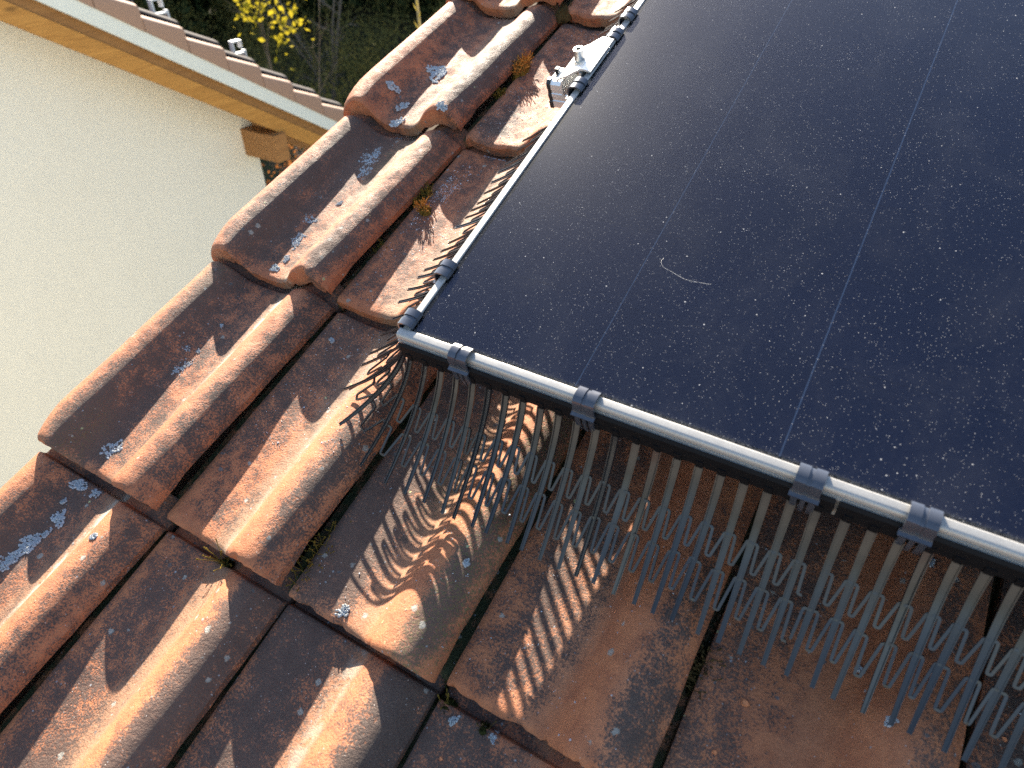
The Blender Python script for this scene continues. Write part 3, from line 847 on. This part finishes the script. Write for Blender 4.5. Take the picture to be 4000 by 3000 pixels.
m_wood1 = make_wood("honey_stained_wood", (.36, .165, .036), (.50, .245, .058))
m_wood2 = make_wood("brown_stained_wood", (.22, .105, .035), (.30, .150, .050))
m_wood3 = make_wood("purlin_wood", (.27, .125, .042), (.36, .175, .06))
m_white = simple("white_painted_board", (.66, .68, .62), .6, 0, .07, 18, .0004)
m_vtile = simple("brown_verge_tile", (.33, .20, .135), .75, 0, .08, 120, .0004)
m_dtile = simple("dark_brown_tile", (.035, .025, .022), .9, 0, .25, 60, .001)
m_hook = simple("galvanised_hook", (.75, .76, .77), .35, .3, .05, 100)

nb = tag(empty("neighbour_house", (-6.5, 1.5, -5)), "cream rendered neighbouring house with honey wood rake boards and brown verge tiles", "house")
g = Geo(); yz = [(-4.2, -5), (4.10, -5), (4.10, 1.62-T31*4.10-.02), (-1.0, 1.60+T31*1.0), (-4.2, 1.6+T31*1.0-T31*3.2)]
k = len(yz)
g.add([(-4.40, y, z) for y, z in yz]+[(-11.5, y, z) for y, z in yz], [tuple(range(k)), tuple(range(2*k-1, k-1, -1))]+[(i, (i+1) % k, (i+1) % k+k, i+k) for i in range(k)])
g.build("wall", m_wall, nb, False)
def skew(x0, x1, y0, y1, d0, d1):
    """board parallel to the rake between two vertical offsets"""
    q = Geo()
    vs = [(x, y, d-T31*y) for x in (x0, x1) for (y, d) in ((y0, d0), (y1, d0), (y1, d1), (y0, d1))]
    q.add(vs, [(0, 1, 2, 3), (7, 6, 5, 4), (0, 4, 5, 1), (1, 5, 6, 2), (2, 6, 7, 3), (3, 7, 4, 0)]); return q
YE = 5.05
skew(-4.090, -4.052, -.9, YE, 1.472, 1.600).build("rake_board", m_wood1, nb, False)
skew(-4.130, -4.064, -.9, YE, 1.6005, 1.74).build("upper_rake_board", m_wood2, nb, False)
skew(-4.063, -4.030, -.9, YE+.02, 1.684, 1.800).build("white_rake_board", m_white, nb, False)
skew(-4.399, -4.095, -.9, YE, 1.560, 1.585).build("soffit", m_wood2, nb, False)
skew(-11.6, -4.131, -.9, YE, 1.70, 1.80).build("roof_slope", m_dtile, nb, False)
g = Geo(); vs = [(x, y, z) for x in (-11.6, -4.06) for (y, z) in ((-.9, 2.36), (-4.6, .15), (-4.6, .05), (-.9, 2.20))]
g.add(vs, [(0, 1, 2, 3), (7, 6, 5, 4), (0, 4, 5, 1), (1, 5, 6, 2), (2, 6, 7, 3), (3, 7, 4, 0)]); g.build("back_roof_slope", m_dtile, nb, False)
g = Geo(); g.box((-4.75, 3.97, -1.282), (-4.0, 4.102, -1.06)); pu = g.build("purlin", m_wood3, nb, False)
g = Geo(); g.box((-3.9995, 4.00, -1.25), (-3.990, 4.07, -1.09)); g.build("purlin_end", m_wood2, pu, False)
g = Geo()
for (x, y, d) in ((-4.10, 4.95, 1.58),): g.box((-11.6, 4.90, d-T31*5-.02), (-4.14, 4.99, d-T31*5+.14))
g.build("eave_beam", m_wood2, nb, False)
# verge tiles: slightly steeper steps, each lapping the one below
JY = 3.136; STEP = .2915
for i in range(-8, 7):
    y0 = JY+i*STEP+.003; y1 = JY+(i+1)*STEP
    q = Geo(); ns = 6
    d0, d1 = 1.905, 1.968
    def line(y): return d0+(d1-d0)*(y-y0)/(y1-y0)-T31*y
    prof = lambda y: [(-4.024, 1.801-T31*y), (-4.024, line(y)-.030), (-4.028, line(y)-.020), (-4.044, line(y)-.006), (-4.070, line(y)+.001), (-4.105, line(y)+.002), (-4.108, line(y)-.03), (-4.066, line(y)-.036), (-4.066, 1.801-T31*y)]
    P0, P1 = prof(y0), prof(y1); m = len(P0)
    q.add([(x+.0015*(i % 2), y0, z) for x, z in P0]+[(x+.0015*(i % 2), y1-.003, z) for x, z in P1], [(j, (j+1) % m, (j+1) % m+m, j+m) for j in range(m)]+[tuple(range(m)), tuple(range(2*m-1, m-1, -1))])
    q.build("verge_tile", m_vtile, nb, True, 30)
    for kx in range(4):                       # rolled field tiles beside the verge
        q = Geo(); xc = -4.20-kx*.22; rr_ = .040
        pts = [(xc+.10*math.cos(t), rr_*math.sin(t)) for t in [math.pi*j/8 for j in range(9)]]
        vs = [(x, y0-.02, 1.935-T31*y0+z) for x, z in pts]+[(x, y1+.03, 1.965-T31*y1+z) for x, z in pts]
        vs += [(xc-.13, y0-.02, 1.93-T31*y0), (xc-.13, y1+.03, 1.96-T31*y1)]
        fs = [(j, j+1, j+10, j+9) for j in range(8)]+[tuple(range(8, -1, -1)), tuple(range(9, 18)), (8, 18, 19, 17)]
        q.add(vs, fs); q.build("roof_tile", m_dtile, nb, True, 50, recalc=False)
for (y, xx) in ((3.44, -4.27), (4.03, -4.27)):
    q = Geo(); z = 2.045-T31*y
    q.box((xx-.018, y-.055, z-.02), (xx+.018, y-.040, z+.075)); q.box((xx-.022, y-.055, z+.0755), (xx+.022, y+.025, z+.088)); q.box((xx-.022, y+.0255, z+.03), (xx+.022, y+.036, z+.0875))
    q.box((xx-.020, y+.05, z-.06), (xx+.020, y+.062, z+.01)); q.box((xx-.020, y-.0395, z-.012), (xx+.020, y+.0495, z-.002)); q.build("snow_hook", m_hook, nb, False)

# ------------------------------------------------------------------ garden
def make_ground():
    M = Mat("autumn_ground"); v = M.coords(rand=False); a = M.noise(v, .5, 5, .6); b = M.noise(v, 9, 4, .7)
    c = M.mix(M.ss(a, .35, .65), (.030, .032, .013), (.055, .040, .020)); c = M.mix(M.ss(b, .4, .7, 0, .6), c, (.022, .025, .010))
    return M.done(M.bsdf(c, .95, 0, M.bump(b, .6, .05), .2))
g = Geo(); NG = 24
for i in range(NG+1):
    for j in range(NG+1):
        x = -150+300*i/NG; y = -150+300*j/NG; d = max(0, (y-x)/1.414-26)
        g.v.append(Vector((x, y, -5+min(9, d*.16)+.25*mnoise.noise((x*.08, y*.08, 0))*(1 if abs(x+3)+abs(y) > 20 else 0))))
g.f = [(i*(NG+1)+j, (i+1)*(NG+1)+j, (i+1)*(NG+1)+j+1, i*(NG+1)+j+1) for i in range(NG) for j in range(NG)]
tag(g.build("ground", make_ground(), None, True, 180), kind="structure")

g = Geo(); g.add([(-30, -60, -4.72), (30, -60, -4.72), (30, -4.5, -4.72), (-30, -4.5, -4.72), (-30, -60, -5.3), (30, -60, -5.3), (30, -4.5, -5.3), (-30, -4.5, -5.3)], [(0, 1, 2, 3), (4, 7, 6, 5), (0, 4, 5, 1), (1, 5, 6, 2), (2, 6, 7, 3), (3, 7, 4, 0)])
tag(g.build("bounce_gravel", simple("pale_gravel", (.40, .37, .31), .95, 0, .25, 30, .01), None, False), kind="structure")  # unseen pale gravel, added to reflect sunlight up onto the comb spikes

def leaf_quad(g, p, L, wd, rnd, droop=0.0):
    d = Vector((rnd.gauss(0, 1), rnd.gauss(0, 1), rnd.gauss(0, .6)-droop)).normalized()
    s = d.cross(Vector((rnd.gauss(0, 1), rnd.gauss(0, 1), rnd.gauss(0, 1)))).normalized()*wd*.5
    up = d.cross(s).normalized()*wd*.12
    g.add([p, p+d*L*.45+s+up, p+d*L, p+d*L*.45-s+up], [(0, 1, 2, 3)])
m_olive = leafy("olive_foliage", (.090, .085, .024), (.17, .14, .042), .15)
m_dgreen = leafy("dark_evergreen", (.018, .026, .009), (.040, .050, .017), .1)
m_yell = leafy("yellow_leaves", (.34, .27, .015), (.46, .37, .03), .35)
m_oran = leafy("orange_leaves", (.22, .075, .02), (.34, .13, .035), .4)
m_grass = leafy("garden_grass", (.045, .085, .020), (.080, .130, .035), .3)
m_bark = simple("pale_bark", (.13, .10, .07), .9, 0, .3, 25, .004)
rg = random.Random(31)
# thicket beyond the neighbour's roof; evergreens raised tall to shade the undergrowth
for nm, mat, lab, seeds, LQ in (("undergrowth", m_olive, "tangled olive undergrowth covering the slope behind the houses", 1, (.06, .038)), ("evergreen_thicket", m_dgreen, "dark evergreen wood behind the undergrowth", 2, (.34, .20))):
    g = Geo(); r = random.Random(seeds)
    for c in range(70):
        dist = r.uniform(17, 30) if seeds == 1 else r.uniform(30, 42)
        ang = r.uniform(math.radians(108), math.radians(150))
        cx, cy = dist*math.cos(ang), dist*math.sin(ang); dd = max(0, (cy-cx)/1.414-26)
        h = r.uniform(.8, 2.6) if seeds == 1 else r.uniform(9, 15); rad = r.uniform(.9, 2.2)*(1 if seeds == 1 else 1.5); z0 = -5+min(9, dd*.16)
        for _ in range(700 if seeds == 1 else 1500):
            t = r.uniform(0, 6.283); q = math.sqrt(r.random()); zz = r.random()
            p = Vector((cx+rad*q*math.cos(t)*(1.1-.6*zz), cy+rad*q*math.sin(t)*(1.1-.6*zz), z0+h*zz))
            leaf_quad(g, p, LQ[0]*r.uniform(.7, 1.8), LQ[1]*r.uniform(.7, 1.8), r)
        for _ in range(3):
            b = Vector((cx+r.gauss(0, rad*.3), cy+r.gauss(0, rad*.3), z0)); g.tube([b, b+Vector((r.gauss(0, .3), r.gauss(0, .3), h*.6)), b+Vector((r.gauss(0, .7), r.gauss(0, .7), h*1.15))], [.02, .014, .004], 4)
    tag(g.build(nm, mat, None, False, recalc=False), lab, "undergrowth", kind="stuff")
g = Geo(); r = random.Random(8)
for _ in range(16000):
    x, y = r.uniform(-17, -4.2), r.uniform(5.2, 17); p = Vector((x, y, -5.02)); hh = r.uniform(.08, .24)
    d = Vector((r.gauss(0, .06), r.gauss(0, .06), hh)); s = Vector((r.gauss(0, 1), r.gauss(0, 1), 0)).normalized()*.008
    g.add([p-s, p+s, p+d], [(0, 1, 2)])
tag(g.build("grass", m_grass, None, False, recalc=False), "green lawn beyond the neighbouring wall's corner", "grass", kind="stuff")

def shrub(name, loc, stems, leaves, bark, leafmat, label, leafL, r0=.03, seed=1):
    """stems: list of point lists (world); leaves: list of (centre, radius, count)"""
    e = tag(empty(name, loc), label, "shrub"); r = random.Random(seed); g = Geo()
    for st in stems:
        pts = [Vector(q) for q in st]; n = len(pts); rr = st_r = r0*r.uniform(.7, 1.2)
        g.tube(pts, [rr*(1-.8*i/(n-1)) for i in range(n)], 6)
        for i in range(1, n):                      # side twigs
            for _ in range(5):
                b = pts[i-1].lerp(pts[i], r.random()); L = r.uniform(.3, .9)
                d = Vector((r.gauss(0, 1), r.gauss(0, 1), r.gauss(.6, .5))).normalized()
                m = b+d*L*.5+Vector((r.gauss(0, .06), r.gauss(0, .06), .05)); t = b+d*L+Vector((0, 0, .12)); g.tube([b, m, t], [rr*.32, rr*.2, rr*.06], 5)
                for _k in range(2):
                    d2 = (d+Vector((r.gauss(0, .6), r.gauss(0, .6), r.gauss(0, .5)))).normalized(); g.tube([m, m+d2*L*.4], [rr*.16, rr*.05], 4)
    g.build("branches", bark, e, True, 60, recalc=False)
    if leaves:
        g = Geo()
        for (c, rad, cnt) in leaves:
            for _ in range(cnt):
                p = Vector(c)+Vector((r.gauss(0, rad*.5), r.gauss(0, rad*.5), r.gauss(0, rad*.5))); L = leafL*r.uniform(.6, 1.35)
                leaf_quad(g, p, L, L*.62, r, .35)
        g.build("leaves", leafmat, e, False, recalc=False)
    return e
B = Vector((-15, 15.5, -5))
stems = []
for k in range(6):
    dx = rg.uniform(-.9, .9); stems.append([B+Vector((dx*.15, dx*.1, 0)), B+Vector((dx*.3+.1, dx*.3, .9)), B+Vector((dx*.9, dx*.7, 2.0)), B+Vector((dx*1.5+rg.gauss(0, .2), dx*1.2, 3.6)), B+Vector((dx*2.0, dx*1.6, 5.2))])
shrub("bare_shrub", B, stems, [], m_bark, None, "bare pale stemmed shrub rising behind the roof's verge", .1, .055, 4)
B = Vector((-9.0, 8.5, -5))
stems = [[B, B+Vector((.1, 0, 1.5)), B+Vector((0, -.1, 2.8)), B+Vector((.1, -.2, 4.6))], [B, B+Vector((-.3, .1, 1.6)), B+Vector((-.5, .3, 3.0)), B+Vector((-.6, .3, 4.4))], [B, B+Vector((.3, .3, 1.4)), B+Vector((.45, .5, 2.9)), B+Vector((.7, .6, 4.3))]]
shrub("yellow_leaf_shrub", B, stems, [(B+Vector((-.05, -.2, 3.9)), .35, 60), (B+Vector((.25, .2, 3.75)), .40, 70), (B+Vector((-.4, .1, 4.4)), .4, 60), (B+Vector((.3, .1, 4.5)), .5, 90), (B+Vector((.1, .1, 3.4)), .25, 16)], m_bark, m_yell, "shrub with glowing yellow leaves at the top border", .10, .018, 5)
B = Vector((-7.0, 6.8, -5))
stems = [[B, B+Vector((.05*k, -.08*k, 1.0)), B+Vector((.16*k, -.2*k, 1.9)), B+Vector((.3*k, -.3*k, 2.5))] for k in (-2, -1, 0, 1, 2)]
shrub("orange_leaf_shrub", B, stems, [(B+Vector((.1, 0, 2.25)), .55, 420), (B+Vector((.35, -.2, 1.9)), .5, 300), (B+Vector((-.1, .2, 1.6)), .55, 260)], m_bark, m_oran, "shrub with rust orange leaves glimpsed beside the purlin end", .055, .014, 6)
B = Vector((-1.3, 2.59, -5)); e = tag(empty("sapling", B), "thin upright twig with small buds rising behind the verge near the top", "sapling")
g = Geo(); r = random.Random(3)
pts = [B+Vector((0, 0, 0)), B+Vector((.05, .02, 2)), B+Vector((.02, 0, 4)), B+Vector((0.004, .004, 5.1)), B+Vector((-.01, -.004, 5.5)), B+Vector((-.02, 0, 6.0))]
g.tube(pts, [.02, .016, .010, .0075, .0065, .003], 7); g.build("stem", simple("twig_bark", (.24, .19, .09), .8, 0, .25, 60), e)
g = Geo()
for k in range(60):
    z = 4.6+k*.022; p = B+Vector((-.001, 0, z)); d = Vector((r.gauss(0, 1), r.gauss(0, 1), .5)).normalized(); p += d*.006
    g.tube([p, p+d*.012+Vector((0, 0, .004)), p+d*.022+Vector((0, 0, .014))], [.0035, .0035, .0006], 5)
g.build("buds", leafy("bud_scale", (.34, .28, .07), (.46, .36, .10), .2), e, True, 60, recalc=False)
